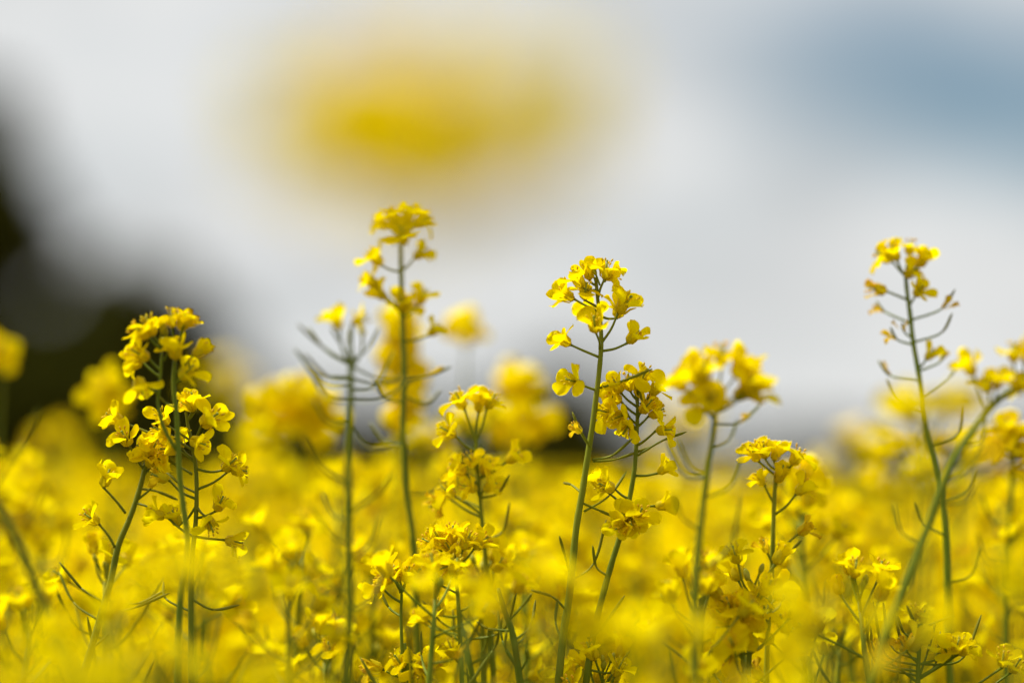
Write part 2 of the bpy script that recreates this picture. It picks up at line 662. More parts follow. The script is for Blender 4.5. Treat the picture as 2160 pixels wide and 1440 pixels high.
def traced(name, label, d, stem, w0, w1, flowers=(), pods=(), group=None, seed=0, extra_stems=(), cat='rapeseed plant', buds=(), bend=0.0, fs=.80):
    """A plant whose stalk, flowers and pods stand where the photograph shows them (photo pixels at d metres)."""
    last, prev = Vector(P(*stem[-1], d)), Vector(P(*stem[-2], d))
    dr = (last - prev).normalized()
    foot = last + dr * .12
    rng = random.Random('t%s%d' % (label, seed))
    pl = Plant(name, (foot.x + dr.x * .25, foot.y + rng.uniform(-.02, .02), 0), 'p%s%d' % (label, seed))
    px_m = d * K
    ctrl = [P(x, y, d + bend * i / len(stem)) for i, (x, y) in enumerate(stem)]
    up = smooth_curve(ctrl, 4)
    full = up[:-1] + smooth_curve([up[-1]] + pl.to_ground(up[-1], dr), 3)
    n_ = len(up)
    rad = []
    for i in range(len(full)):
        t = min(1, i / (n_ - 1))
        rad.append(rng.uniform(.94, 1.07) * px_m * (w0 + (w1 - w0) * t) / 2 + (0.0012 * (i - n_ + 1) / 12 if i >= n_ else 0))
    pl.tube(full, rad, 9)
    all_st = [stem]
    for st, a0, a1 in extra_stems:
        c_ = smooth_curve([P(x, y, d + (.008 if i == 0 else 0)) for i, (x, y) in enumerate(st)], 4)
        pl.tube(c_, [px_m * (a0 + (a1 - a0) * i / (len(c_) - 1)) / 2 for i in range(len(c_))], 8)
        all_st.append(st)

    def stem_x(st, y):
        for (xa, ya), (xb, yb) in zip(st, st[1:]):
            if ya <= y <= yb:
                return xa + (xb - xa) * (y - ya) / max(1e-6, yb - ya)
        return st[0][0] if y < st[0][1] else st[-1][0]
    for f in flowers:
        cx, cy, ang, kd, sz = f[:5]
        sz *= fs
        tilt = f[5] if len(f) > 5 and f[5] is not None else rng.uniform(-25, 30)
        att = f[6] if len(f) > 6 else None
        dz = f[7] if len(f) > 7 else None
        aa, tt = R(ang), R(tilt)
        axis = (RT * math.cos(aa) + UP * math.sin(aa)) * math.cos(tt) - FW * math.sin(tt)
        off = .0068 * sz * math.cos(tt)
        bx, by = cx - math.cos(aa) * off / px_m, cy + math.sin(aa) * off / px_m
        if att is None:
            st = min(all_st, key=lambda s_: abs(stem_x(s_, by) - bx) + (200 if by < s_[0][1] - 80 else 0))
            ya = max(st[0][1] + 3, by + .5 * abs(stem_x(st, by) - bx) + 12)
            att = (stem_x(st, ya), ya)
        if dz is None:
            reach = math.hypot(att[0] - bx, att[1] - by) * px_m
            dz = rng.uniform(-.7, .7) * min(.010, .35 * reach + .002) - math.sin(tt) * .005
        b = P(bx, by, d + dz)
        pl.pedicel(P(att[0], att[1], d), b)
        pl.flower(b, axis, kd, sz)
    for b in buds:
        pl.bud(P(b[0], b[1], d + rng.uniform(-.003, .003)), UP + RT * rng.uniform(-.5, .5), b[2] if len(b) > 2 else 1)
    for p in pods:
        wt = p[-1] == 'w'
        pts = p[:-1] if wt else p
        dz = rng.uniform(-.014, .014)
        n_ = len(pts) - 1
        pl.pod([P(x, y, d + dz * i / n_) for i, (x, y) in enumerate(pts)], .52, .00062, wt)
    tag(pl.done(), label, cat, group)
    return pl


O, U, H, W_ = 'open', 'cup', 'half', 'wilt'
G_SHARP = 'rapeseed stalks standing in focus'
G_SOFT = 'softly blurred rapeseed stalks rising above the field'

# the sharp stalk right of the middle
traced('rapeseed_plant', 'sharp tall rapeseed stalk against white sky, right of the middle, with long bare pedicels', 1.0,
       [(1255, 585), (1258, 600), (1261, 633), (1265.5, 667), (1268, 700), (1267.5, 742), (1263, 792), (1258, 833), (1251, 889), (1240, 960), (1228, 1040), (1216, 1110), (1207, 1200), (1199, 1270), (1188, 1340), (1178, 1440)], 6.5, 17,
       [(1279, 560, 82, O, 1.05, 8, (1262, 626)), (1297, 580, 8, U, .9, 0, (1276, 594)), (1241, 566, 95, U, .9, 5, (1257, 602)), (1215, 582, 118, O, 1.0, 5, (1256, 612)),
        (1236, 606, 82, O, .98, 12, (1261, 648)), (1184, 620, 158, U, 1.05, 0, (1262, 657)), (1246, 652, 110, O, .95, -50, (1266, 672), .012), (1253, 676, 98, U, 1.1, 35, (1265, 736), -.010),
        (1324, 634, 52, O, 1.25, 18, (1270, 722)), (1308, 642, 78, U, 1.1, -15, (1269, 668)), (1341, 704, 48, U, .95, 5, (1271, 740)), (1181, 712, 146, O, .98, 0, (1263, 753)),
        (1200, 801, 162, O, 1.0, 45, (1256, 822)), (1212, 900, 140, W_, .7, 10, (1248, 948))],
       [[(1266, 818), (1320, 801), (1376, 778)], [(1247, 947), (1226, 914), (1207, 868)], [(1251, 973), (1300, 968), (1372, 942)], [(1251, 969), (1292, 960), (1334, 925)], [(1232, 1078), (1285, 1045), (1322, 995)],
        [(1228, 1060), (1262, 1075), (1297, 1090)], [(1224, 1037), (1205, 1022), (1188, 1018)], [(1203, 1225), (1252, 1188), (1279, 1095)], [(1202, 1208), (1192, 1172), (1180, 1130)], [(1194, 1285), (1165, 1258), (1120, 1244)],
        [(1185, 1350), (1172, 1310), (1176, 1262)]],
       G_SHARP, 1, buds=[(1250, 578, .8), (1258, 582, .7)])

# its neighbour, a shorter and fuller head
traced('rapeseed_plant', 'sharp shorter rapeseed stalk with a dense umbrella head, right beside the tall stalk', 1.004,
       [(1345, 832), (1345, 870), (1344, 900), (1341, 960), (1337, 1000), (1326, 1060), (1308, 1130), (1288, 1195), (1265, 1280), (1250, 1345), (1236, 1440)], 7, 15,
       [(1298, 808, 120, U, .95), (1326, 798, 98, O, 1.0, 10), (1360, 786, 62, O, 1.1, 25), (1390, 812, 48, O, 1.0, 5, (1350, 852)), (1288, 834, 150, O, 1.0, 20), (1270, 866, 165, O, 1.05, 30),
        (1299, 880, 200, O, 1.05, 30), (1318, 908, 235, O, .95, 30), (1368, 850, 50, O, 1.0, 20), (1392, 866, 25, O, .95, 0), (1408, 906, 5, U, .9),
        (1405, 984, 38, U, .8, 5, (1341, 1003)), (1408, 1063, 8, U, .95, 5, (1330, 1060)), (1272, 1022, 160, O, 1.0, 20, (1322, 1050)), (1254, 1008, 125, U, .85),
        (1318, 1084, 165, O, 1.05, 45), (1350, 1077, 70, O, 1.05, 45), (1348, 1106, -40, O, .95, 35), (1304, 1108, 225, O, 1.0, 35), (1330, 1100, -80, O, 1.0, 50)],
       [[(1243, 1412), (1292, 1416), (1330, 1370)], [(1240, 1345), (1260, 1335), (1283, 1305), (1318, 1255)], [(1345, 960), (1395, 930), (1448, 910)], [(1282, 1215), (1258, 1195), (1250, 1150)]],
       G_SHARP, 2, buds=[(1340, 826, .8), (1349, 822, .8), (1345, 816, .7)])

# softly blurred big-headed stalk in front
traced('rapeseed_plant', 'softly blurred stalk with a fan of big blooms, just right of the sharp pair', .935,
       [(1510, 845), (1508, 870), (1502, 930), (1490, 1010), (1480, 1090), (1470, 1200), (1466, 1300), (1466, 1440)], 10, 17,
       [(1424, 798, 132, U, .85, 0), (1456, 782, 122, O, .98, 15), (1484, 770, 90, U, 1.0, 20), (1523, 738, 90, O, .85, 0), (1568, 763, 62, U, 1.0, 20), (1590, 796, 52, O, 1.0, 15), (1606, 818, 22, U, .95, 0),
        (1478, 842, 125, O, 1.0, 40), (1500, 838, 60, U, .85, 30), (1578, 822, 30, U, .9, 10)],
       [[(1508, 897), (1562, 893), (1608, 850), 'w'], [(1500, 950), (1538, 930), (1556, 885)], [(1492, 1005), (1455, 985), (1428, 925)], [(1490, 1005), (1445, 1000), (1405, 930)], [(1486, 1050), (1540, 1025), (1566, 958)], [(1475, 1205), (1540, 1150), (1563, 1040)],
        [(1478, 1120), (1440, 1090), (1420, 1040)]], G_SOFT, 3, fs=1.08)

# small clean stalk
traced('rapeseed_plant', 'slim sharp stalk with a small flat-topped head, low in the gap before the distant hedge', 1.018,
       [(1640, 985), (1636, 1010), (1632, 1080), (1630, 1150), (1626, 1250), (1620, 1330), (1617, 1440)], 8, 12,
       [(1586, 946, 118, O, 1.1, 15), (1610, 940, 98, O, 1.0, 15), (1640, 946, 72, U, .95, 0), (1684, 955, 62, O, 1.05, 0), (1600, 1004, 122, U, .85, 10, (1633, 1062)), (1648, 990, 72, H, 1.1, 20), (1700, 1024, 40, U, 1.0, 0, (1634, 1085)),
        (1704, 1110, 38, W_, .95, 10, (1632, 1173)), (1612, 1145, 108, W_, .8, 5, (1629, 1190)), (1552, 1182, 132, W_, .85, 5, (1622, 1266))],
       [[(1632, 1195), (1662, 1168), (1692, 1138)], [(1618, 1320), (1608, 1262), (1600, 1222)], [(1622, 1300), (1650, 1270), (1664, 1225)]], G_SHARP, 4)

# the tall thin one by the right edge
traced('rapeseed_plant', 'tallest thin stalk near the right edge, small flower head over many curved seed pods', 1.045,
       [(1910, 580), (1914, 620), (1920, 665), (1926, 720), (1938, 790), (1946, 860), (1956, 920), (1970, 970), (1985, 1035), (1993, 1100), (1998, 1180), (2000, 1280), (2003, 1440)], 8.5, 17,
       [(1856, 536, 150, O, 1.1, 5), (1884, 527, 112, U, .95, 10), (1920, 515, 82, O, .9, 5), (1950, 540, 62, U, 1.0, 0), (1928, 568, 40, O, 1.0, 25), (1842, 608, 168, W_, 1.1, 0, (1914, 632)), (1940, 608, 60, O, .9, 35), (1966, 742, 52, U, .8, 0, (1936, 778))],
       [[(1921, 675), (1985, 652), (2015, 610), 'w'], [(1926, 722), (1985, 702), (2009, 660)], [(1919, 681), (1868, 658), (1848, 634), 'w'], [(1926, 727), (1893, 716), (1878, 690), 'w'], [(1938, 783), (1984, 762), (1990, 735), 'w'],
        [(1938, 803), (1880, 793), (1852, 760), 'w'], [(1946, 868), (1895, 845), (1870, 798)], [(1945, 842), (2000, 800), (2018, 768)], [(1923, 712), (1908, 700), (1903, 680), 'w'], [(1962, 940), (2020, 915), (2030, 850)], [(1988, 1060), (2040, 1035), (2060, 985)],
        [(1996, 1130), (1950, 1105), (1930, 1060)], [(2000, 1230), (2050, 1210), (2070, 1150)]], G_SOFT, 5)

# leaning one at the right edge
traced('rapeseed_plant', 'thick stem leaning in a long curve to the right edge, flowers along its tip', .935,
       [(2200, 770), (2160, 800), (2100, 850), (2050, 912), (2010, 972), (1987, 1030), (1965, 1090), (1930, 1180), (1900, 1260), (1865, 1350), (1840, 1440)], 12, 21,
       [(2040, 766, 118, U, 1.0, 10, (2082, 868)), (2076, 805, 115, O, .9, 20), (2106, 794, 80, U, 1.0, 20), (2140, 735, 85, O, 1.0, 0, (2140, 815)), (2156, 800, 70, O, .95, 20), (2175, 740, 60, O, 1.0, 0), (2150, 825, -60, O, .9, 20), (2200, 720, 70, O, 1.0, 10), (2225, 750, 40, O, 1, 0)],
       [[(2030, 940), (2070, 930), (2080, 870)], [(1990, 1020), (2040, 990), (2075, 930)], [(1940, 1150), (1900, 1120), (1885, 1060)], [(1975, 1060), (2030, 1060), (2060, 1020)]], G_SOFT, 6)

# the tall blurred stalk left of the middle
traced('rapeseed_plant', 'softly blurred tallest stalk left of the middle, domed head under the melted yellow bloom', 1.062,
       [(845, 500), (846, 540), (848, 620), (850, 700), (853, 780), (850, 880), (852, 950), (860, 1050), (870, 1120), (876, 1200), (880, 1300), (884, 1440)], 9.5, 16,
       [(798, 464, 152, O, 1.05, 5), (826, 446, 118, O, 1.05, 5), (862, 441, 82, O, 1.1, 5), (898, 458, 30, O, 1.1, 5), (850, 486, 92, O, 1.2, 30), (788, 536, 128, U, 1.1, 10, (846, 572)), (892, 527, 42, U, .95, 0, (848, 570)),
        (776, 588, 140, U, 1.0, 0, (849, 650)), (796, 614, 138, U, .95, 10, (849, 662)), (893, 618, 66, O, 1.05, 5), (848, 632, 92, U, 1.1, 30), (862, 640, 40, U, 1.0, 10), (921, 692, 42, U, .85, 0, (852, 720)), ],
       [[(852, 802), (905, 792), (952, 772), 'w'], [(852, 835), (900, 850), (930, 820)], [(851, 850), (810, 835), (790, 800)], [(858, 1040), (905, 1040), (945, 1015)], [(852, 940), (810, 930), (780, 890)]], G_SOFT, 7, buds=[(840, 494, .9), (850, 492, .9)])

# the podded stalk
traced('rapeseed_plant', 'blurred green stalk bristling with bare curved seed pods, almost without petals', .928,
       [(741, 752), (740, 780), (740, 830), (738, 900), (735, 1000), (735, 1150), (738, 1300), (732, 1440)], 11, 19,
       [(708, 668, 108, U, .95, 0, (732, 760)), (766, 672, 20, O, .85, 10, (745, 760))],
       [[(740, 768), (685, 735), (627, 683)], [(740, 772), (690, 742), (650, 690)], [(740, 798), (668, 790), (620, 735)], [(740, 802), (690, 795), (640, 745)], [(740, 816), (685, 812), (643, 772)], [(740, 846), (692, 840), (658, 792)],
        [(740, 896), (690, 888), (664, 848)], [(740, 772), (800, 800), (880, 800)], [(740, 800), (800, 812), (852, 790)], [(740, 846), (805, 842), (872, 800)], [(742, 826), (792, 815), (832, 738)], [(742, 780), (762, 742), (765, 690)], [(738, 776), (722, 730), (698, 690)],
        [(735, 1022), (680, 985), (640, 918)], [(738, 898), (775, 942), (832, 942)], [(735, 1082), (795, 1042), (832, 996)], [(735, 1155), (695, 1122), (655, 1062)], [(741, 762), (735, 730), (738, 690)], [(741, 764), (775, 735), (800, 690)], [(735, 1180), (780, 1150), (800, 1090)],
        [(736, 1250), (690, 1230), (662, 1180)], [(737, 1290), (785, 1262), (806, 1210)], [(735, 1100), (700, 1080), (680, 1040)]], G_SOFT, 8)

# the left cluster
traced('rapeseed_plant', 'tallest stalk of the left clump, heavy yellow crown against the dark tree', .975,
       [(372, 735), (368, 770), (367, 820), (373, 877), (376, 943), (380, 1010), (388, 1075), (396, 1140), (392, 1200), (382, 1250), (377, 1330), (374, 1440)], 9, 15,
       [(290, 694, 145, O, 1.1, 10), (313, 680, 110, O, 1.1, 10), (362, 663, 90, O, 1.0, 5), (388, 671, 78, O, 1.0, 5), (410, 677, 22, W_, .8, 0), (370, 728, 92, O, 1.1, 10), (402, 778, 48, O, 1.1, 15, (370, 808)), (432, 735, 30, H, 1.0, 0, (368, 790)),
        (289, 742, 150, O, 1.1, 20), (274, 770, 195, U, .95, 0), (300, 822, -70, O, 1.1, 25), ],
       [[(372, 860), (350, 850), (330, 830)], [(369, 800), (392, 790), (400, 765)], [(345, 760), (352, 748), (356, 738)]], G_SHARP, 9, extra_stems=[([(344, 712), (341, 750), (339, 783), (336, 820), (333, 850), (345, 900), (372, 950)], 6, 8)], buds=[(346, 706, 1), (340, 705, .9), (352, 708, .9)])
traced('rapeseed_plant', 'sharp stalk of the left clump whose blooms spread wide below the tallest crown', 1.0,
       [(392, 868), (397, 900), (405, 935), (413, 985), (415, 1035), (413, 1100), (405, 1180), (403, 1243), (403, 1340), (404, 1440)], 6, 13,
       [(405, 838, 92, O, 1.0, 10), (392, 852, 150, U, .9, 10), (452, 878, 35, O, 1.3, 25, (407, 940)), (426, 934, -15, O, 1.0, 25), (340, 873, 118, O, 1.05, 20), (334, 905, 155, O, 1.0, 20), (372, 925, 120, O, .95, -30), 
        (492, 972, 42, O, 1.1, 20, (413, 988)), (512, 992, -5, O, .95, 15, (415, 1032)), (350, 946, 175, O, 1.05, 25), (330, 1002, 160, W_, 1.0, 10), (468, 1054, 62, O, 1.0, 20, (415, 1092)), (448, 1112, -62, O, 1.0, 25, (415, 1068)), (502, 1142, -8, U, 1.0, 5, (413, 1131)),
        (368, 1084, 110, U, .95, 15, (413, 1067)), (325, 1084, 170, U, .9, 10), ],
       [[(405, 1000), (380, 985), (345, 965)], [(415, 1040), (385, 1025), (350, 995)], [(403, 1262), (450, 1285), (505, 1275)], [(403, 1290), (350, 1262), (345, 1225)]], G_SHARP, 10)
traced('rapeseed_plant', 'sharp stem leaning up to the right at the left clump, sparse side blooms', 1.008,
       [(322, 905), (318, 935), (310, 970), (295, 1030), (275, 1090), (250, 1150), (235, 1220), (215, 1290), (195, 1360), (172, 1440)], 8, 17,
       [(234, 876, 150, U, 1.05, 5, (318, 914)), (264, 916, 112, O, 1.1, 40, (302, 988)), (320, 958, 85, O, 1.1, 20), (298, 944, 140, U, 1.0, 10), (228, 1000, 68, U, 1.05, 10, (265, 1082)), (188, 1088, 142, O, 1.0, 20, (243, 1154)), (330, 935, 60, O, 1.05, 20), (338, 968, -10, U, .9, 20)],
       [[(291, 1030), (330, 1036), (376, 1055)], [(292, 1052), (318, 1030), (330, 1005)], [(213, 1268), (172, 1240), (125, 1185)], [(205, 1306), (155, 1270), (124, 1205)], [(222, 1265), (290, 1272), (350, 1243)], [(218, 1292), (280, 1282), (358, 1250)], [(286, 1060), (315, 1070), (345, 1095)],
        [(196, 1365), (220, 1345), (230, 1335)]], G_SHARP, 11)

# sharp low things along the bottom edge
traced('rapeseed_plant', 'low sharp green stalk of upright seed pods at the bottom right corner', .995,
       [(1942, 1315), (1940, 1350), (1937, 1400), (1936, 1440)], 7, 11,
       [(1900, 1352, 120, W_, .9, 10), (1926, 1285, 100, U, .8, 10), (1948, 1292, 80, U, .8, 20), (2020, 1352, 80, O, 1.0, 20), (2042, 1362, 40, O, 1.0, 20), (1990, 1362, 120, O, .95, 20), (1840, 1360, 110, W_, .9, 10), (2115, 1380, 90, O, 1.0, 20), (2145, 1395, 60, O, 1, 20)],
       [[(1941, 1322), (1928, 1308), (1912, 1276)], [(1942, 1326), (1978, 1310), (2014, 1298)], [(1939, 1352), (1908, 1335), (1893, 1298)], [(1939, 1378), (1903, 1352), (1888, 1296)], [(1938, 1392), (1880, 1362), (1862, 1264)], [(1938, 1404), (1868, 1378), (1842, 1268)], [(1938, 1416), (1846, 1392), (1826, 1300)],
        [(1938, 1400), (1980, 1385), (1990, 1338)], [(1938, 1400), (2010, 1398), (2040, 1372), (2070, 1296)], [(1938, 1432), (1972, 1402), (1984, 1330)], [(1938, 1428), (1955, 1380), (1974, 1310)], [(1938, 1425), (1850, 1400), (1836, 1318)]], G_SHARP, 12)
traced('rapeseed_plant', 'low sharp stem at the bottom edge with one withered bloom held out to its left', 1.0,
       [(853, 1356), (858, 1400), (862, 1440), (866, 1480)], 8, 10,
       [(776, 1404, 168, W_, 1.15, 5, (857, 1428)), (905, 1408, 80, O, 1.05, 40), (884, 1418, -100, O, 1.1, 35), (918, 1396, 40, O, 1.0, 30), (838, 1386, 120, O, 1.0, 30), (900, 1385, 100, U, 1.0, 20)],
       [[(862, 1440), (905, 1420), (905, 1370)], [(866, 1470), (925, 1440), (896, 1365)]], G_SHARP, 13)
traced('rapeseed_plant', 'dark green forked stalk with bare pods, bottom edge, left of the sharp tall stalk', 1.022,
       [(970, 1288), (974, 1320), (984, 1370), (1000, 1440)], 8, 14, [(925, 1272, 100, O, 1.05, 30, (967, 1300)), (880, 1300, 160, U, .9, 10)],
       [[(972, 1340), (905, 1320), (872, 1285)], [(972, 1335), (930, 1310), (890, 1265)], [(978, 1350), (1060, 1330), (1090, 1250)], [(990, 1400), (1040, 1372), (1060, 1300)], [(985, 1385), (960, 1340), (955, 1285)]], G_SHARP, 14)
traced('rapeseed_plant', 'low bundle of near-vertical dark pods at the bottom edge, below the middle', .985,
       [(1052, 1240), (1066, 1290), (1082, 1340), (1098, 1440)], 8, 17, [],
       [[(1070, 1310), (1100, 1280), (1122, 1250)], [(1085, 1350), (1118, 1320), (1130, 1265)], [(1085, 1360), (1110, 1340), (1128, 1290)], [(1088, 1400), (1060, 1350), (1050, 1285)], [(1092, 1410), (1068, 1370), (1068, 1330)], [(1062, 1275), (1040, 1265), (1022, 1262)], [(1095, 1420), (1112, 1390), (1110, 1370)],
        [(1075, 1330), (1030, 1325), (1005, 1310)]], G_SHARP, 15)
traced('rapeseed_plant', 'olive blurred stem slanting down from the left edge into the bottom corner', .90,
       [(-60, 985), (-10, 1060), (40, 1150), (90, 1270), (130, 1360), (170, 1440)], 16, 24, [(-60, 940, 110, O, 1, 0), (-30, 935, 60, O, 1, 10), (-95, 950, 150, O, 1, 0)], [[(20, 1110), (70, 1080), (105, 1000)], [(60, 1200), (130, 1180), (140, 1090)], [(-20, 1040), (50, 930), (82, 860)]], G_SOFT, 16)
traced('rapeseed_plant', 'upright stem close to the right edge below a cluster of half-blurred flowers', 1.09,
       [(2138, 960), (2135, 1010), (2130, 1100), (2126, 1200), (2124, 1340), (2122, 1440)], 9, 14,
       [(2095, 900, 130, O, 1.15, 20), (2125, 890, 95, O, 1.1, 10), (2150, 905, 60, O, 1.1, 20), (2110, 925, 160, O, 1.0, 30), (2140, 935, 90, O, 1.0, 40), (2085, 945, 210, O, 1, 20), (2150, 985, 20, W_, 1, 10), (2160, 945, 10, O, 1, 10), (2140, 1110, 130, U, 1, 10), (2165, 1105, 40, O, 1, 20), (2105, 1130, 150, O, .9, 20)],
       [[(2130, 1120), (2090, 1095), (2070, 1040)], [(2126, 1190), (2080, 1180), (2060, 1120)], [(2125, 1250), (2095, 1240), (2075, 1190)], [(2124, 1310), (2150, 1260), (2152, 1220)]], G_SOFT, 17)
traced('rapeseed_plant', 'half-sharp loose head on a slim stem between the two tallest stalks', 1.03,
       [(1004, 925), (1005, 960), (1009, 1010), (1014, 1070), (1022, 1150), (1030, 1240), (1036, 1340), (1042, 1440)], 7, 13,
       [(966, 836, 118, O, 1.1, 15, (1004, 935)), (1012, 842, 85, U, 1.0, 10), (1040, 838, 60, O, 1.0, 10), (938, 905, 150, O, 1.05, 20), (958, 984, 150, U, 1.05, 10, (1008, 1022)), (938, 1030, 140, O, 1.05, 20), (915, 1062, 220, W_, 1.1, 10), (1030, 978, 60, O, .95, 20), (1088, 958, 40, U, 1.0, 15, (1008, 1010)), (990, 965, 120, O, .9, 30), (985, 1025, 160, U, .9, 20), (1040, 1022, 30, U, .9, 20)],
       [[(1014, 1072), (965, 1050), (915, 1040)], [(1012, 1050), (1050, 1040), (1075, 1000)], [(1020, 1140), (1060, 1120), (1075, 1060)]], G_SOFT, 18)
traced('rapeseed_plant', 'small half-sharp head with four raised blooms, low left of the sharp pair', 1.012,
       [(962, 1192), (962, 1215), (966, 1260), (970, 1330), (975, 1440)], 6, 11,
       [(918, 1122, 118, O, 1.15, 15, (958, 1196)), (955, 1118, 85, U, 1.05, 10), (990, 1130, 65, O, 1.15, 10), (1022, 1138, 40, U, 1.05, 0), (935, 1195, 200, O, 1.05, 40), (945, 1150, 120, U, .9, 20), (900, 1140, 150, O, 1, 10)], [[(967, 1252), (915, 1225), (868, 1190), 'w'], [(968, 1290), (1000, 1270), (1012, 1225)]], G_SOFT, 19)
traced('rapeseed_plant', 'tiny sharp head on thin pedicels, low right of the bare podded stalk', 1.0,
       [(847, 1245), (847, 1262), (846, 1300), (848, 1370), (850, 1440)], 5, 8,
       [(812, 1196, 140, O, 1.05, 20, (845, 1250)), (835, 1200, 110, O, 1.0, 20), (862, 1203, 75, O, 1.0, 20), (880, 1205, 40, O, 1.0, 10), (805, 1222, 190, O, 1.0, 20), (780, 1245, 200, U, .9, 10)], [[(846, 1300), (820, 1280), (800, 1240)]], G_SHARP, 20)
traced('rapeseed_plant', 'low full head of sunlit blooms right of the blurred fan stalk, near the bottom', .985,
       [(1560, 1290), (1562, 1320), (1566, 1370), (1570, 1440)], 7, 12,
       [(1510, 1285, 140, O, 1.1, 20), (1535, 1268, 110, O, 1.1, 15), (1562, 1262, 90, O, 1.1, 15), (1590, 1290, 40, O, 1.1, 20), (1520, 1320, 180, O, 1.1, 30), (1545, 1310, 120, O, 1.1, 45), (1575, 1320, 30, O, 1.1, 40), (1515, 1355, 200, O, 1.1, 20), (1560, 1350, 60, O, 1, 40), (1535, 1385, 220, O, 1, 30), (1600, 1250, 70, O, 1, 10)], [[(1567, 1380), (1610, 1360), (1625, 1300)]], G_SHARP, 21)


# ------------------------------------------------------------------ free-standing heads placed by eye (blurred in the photograph)
def headed(label, cx, cy, d, nf, npod, seed, group, spread=1.0, size=1.0, lean=0.0, w=9.0, nbr=0, detail=False, name='rapeseed_plant'):
    top = P(cx, cy, d) - Vector((0, 0, .012))
    rng = random.Random('h%d' % seed)
    foot = Vector((top.x + lean * .5 + rng.uniform(-.03, .03), top.y + rng.uniform(-.03, .03), 0))
    pl = Plant(name, foot, 'hh%d' % seed, detail)
    grow(pl, top, foot, rng, nf, npod, spread, size, lean, nbr)
    tag(pl.done(), label, 'rapeseed plant', group)
    return pl


def grow(pl, top, foot, rng, nf, npod, spread, size, lean, nbr, leaves=2):
    h = top.z
    ctrl = [top, Vector((top.x + lean * .08 + rng.uniform(-.006, .006), top.y + rng.uniform(-.006, .006), h - .10)),
            Vector((top.x + lean * .25 + rng.uniform(-.01, .01), top.y + rng.uniform(-.01, .01), h - .25)),
            top.lerp(foot, .5), foot]
    pts = smooth_curve(ctrl, 5)
    rad = [.0008 + .0034 * (i / (len(pts) - 1)) ** .8 for i in range(len(pts))]
    pl.tube(pts, rad, 7)
    pl.raceme(top, pts[:12], nf, npod, spread, size)
    for b in range(nbr):
        s = rng.uniform(.10, .26)
        i = next((i for i in range(len(pts)) if (pts[0] - pts[i]).length > s), 8)
        a = pts[i]
        q = rng.uniform(0, 6.28)
        ln_ = s * rng.uniform(.55, .95)
        out_ = Vector((math.cos(q), math.sin(q), 0)) * ln_ * rng.uniform(.3, .5)
        e = a + out_ + Vector((0, 0, ln_))
        bp = smooth_curve([e, a.lerp(e, .55) + out_ * .12, a], 5)
        pl.tube(bp, [.0008 + .0011 * k_ / (len(bp) - 1) for k_ in range(len(bp))], 6)
        pl.raceme(e, bp, max(3, int(nf * rng.uniform(.5, .9))), max(1, int(npod * .5)), spread * .9, size)
    for k_ in range(leaves):
        z = h * rng.uniform(.45, .8)
        t = 1 - z / h
        a = next((p for p in pts if p.z <= z), pts[-1])
        pl.leaf(a, rng.uniform(0, 6.28), rng.uniform(.05, .11), rng.uniform(.012, .03), rng.uniform(.3, 1.0))


G_BACK = 'blurred rapeseed heads just behind the sharp stalks'
G_NEAR = 'melted rapeseed blooms close to the lens'
hd = [
    ('faint blurred head against the dark tree, upper right of the left clump', 470, 775, 1.75, 7, 2, 1.1),
    ('blurred head below the broad one, left of the bare podded stalk', 552, 930, 1.33, 6, 2, 1.0),
    ('wide blurred head behind the loose head between the tallest stalks', 1010, 880, 1.2, 8, 2, 1.2),
    ('round blurred bloom left of the loose head', 905, 925, 1.34, 4, 1, .9),
    ('blurred pale head right behind the dense umbrella head', 1450, 885, 1.55, 8, 2, 1.2),
    ('faint broad yellow head against pale sky, left of the thin podded right stalk', 1815, 925, 1.45, 9, 2, 1.3),
    ('blurred head behind the foot of the thin podded right stalk', 1900, 935, 1.27, 8, 2, 1.1),
    ('blurred head between the thin podded right stalk and the leaning stem', 2020, 925, 1.22, 6, 1, 1.0),
    ('blurred head at the left edge, lower than the left clump', 25, 985, 1.2, 8, 2, 1.0),
    ('blurred head right of the left clump, low before the hedge', 520, 1010, 1.3, 8, 2, 1.1),
    ('blurred bloom between left clump and left edge', 120, 920, 1.5, 7, 2, 1.1),
    ('blurred head low behind the blurred fan stalk', 1560, 1090, 1.25, 9, 2, 1.1),
    ('blurred head beneath the slim small-headed stalk, to its right', 1780, 1080, 1.22, 9, 3, 1.1),
]
for i, (lb, cx, cy, d, nf, npd, spd) in enumerate(hd):
    headed(lb, cx, cy, d, nf, npd, 100 + i, G_BACK, spd, 1.0, 0, 9, 0)
bokeh = [
    ('large blurred bloom behind the left clump, at its left shoulder', 1.2, [(225, 802), (246, 826), (226, 850), (242, 872), (214, 832)], 0),
    ('round blurred bloom cut by the left edge, level with the left clump crown', 1.22, [(6, 730), (12, 746), (-8, 740)], 0),
    ('broad blurred yellow head left of the bare podded stalk', 1.22, [(570, 842), (600, 824), (640, 820), (672, 842), (620, 852), (692, 872), (588, 872), (650, 872), (555, 868), (662, 902)], 0),
    ('blurred column of blooms right behind the bare podded stalk', 1.19, [(835, 690), (852, 672), (862, 705), (840, 732), (824, 748), (856, 762), (838, 786), (850, 840), (866, 862), (844, 882), (870, 790), (848, 712)], 0),
    ('single round blurred bloom hanging in the sky between the two tallest stalks', 1.24, [(984, 686), (990, 698), (974, 694)], 0),
    ('round blurred bloom left of the sharp tall stalk, above the loose head', 1.26, [(1080, 802), (1112, 806), (1094, 830), (1092, 788), (1070, 824)], 0),
    ('flattened blurred head left of the sharp tall stalk, over the dark hedge', 1.24, [(1050, 890), (1085, 880), (1120, 882), (1145, 884), (1100, 905), (1065, 915)], 0),
    ('blurred bloom peeping out behind the slim small-headed stalk', 1.08, [(1690, 998), (1702, 1008)], 0),
]
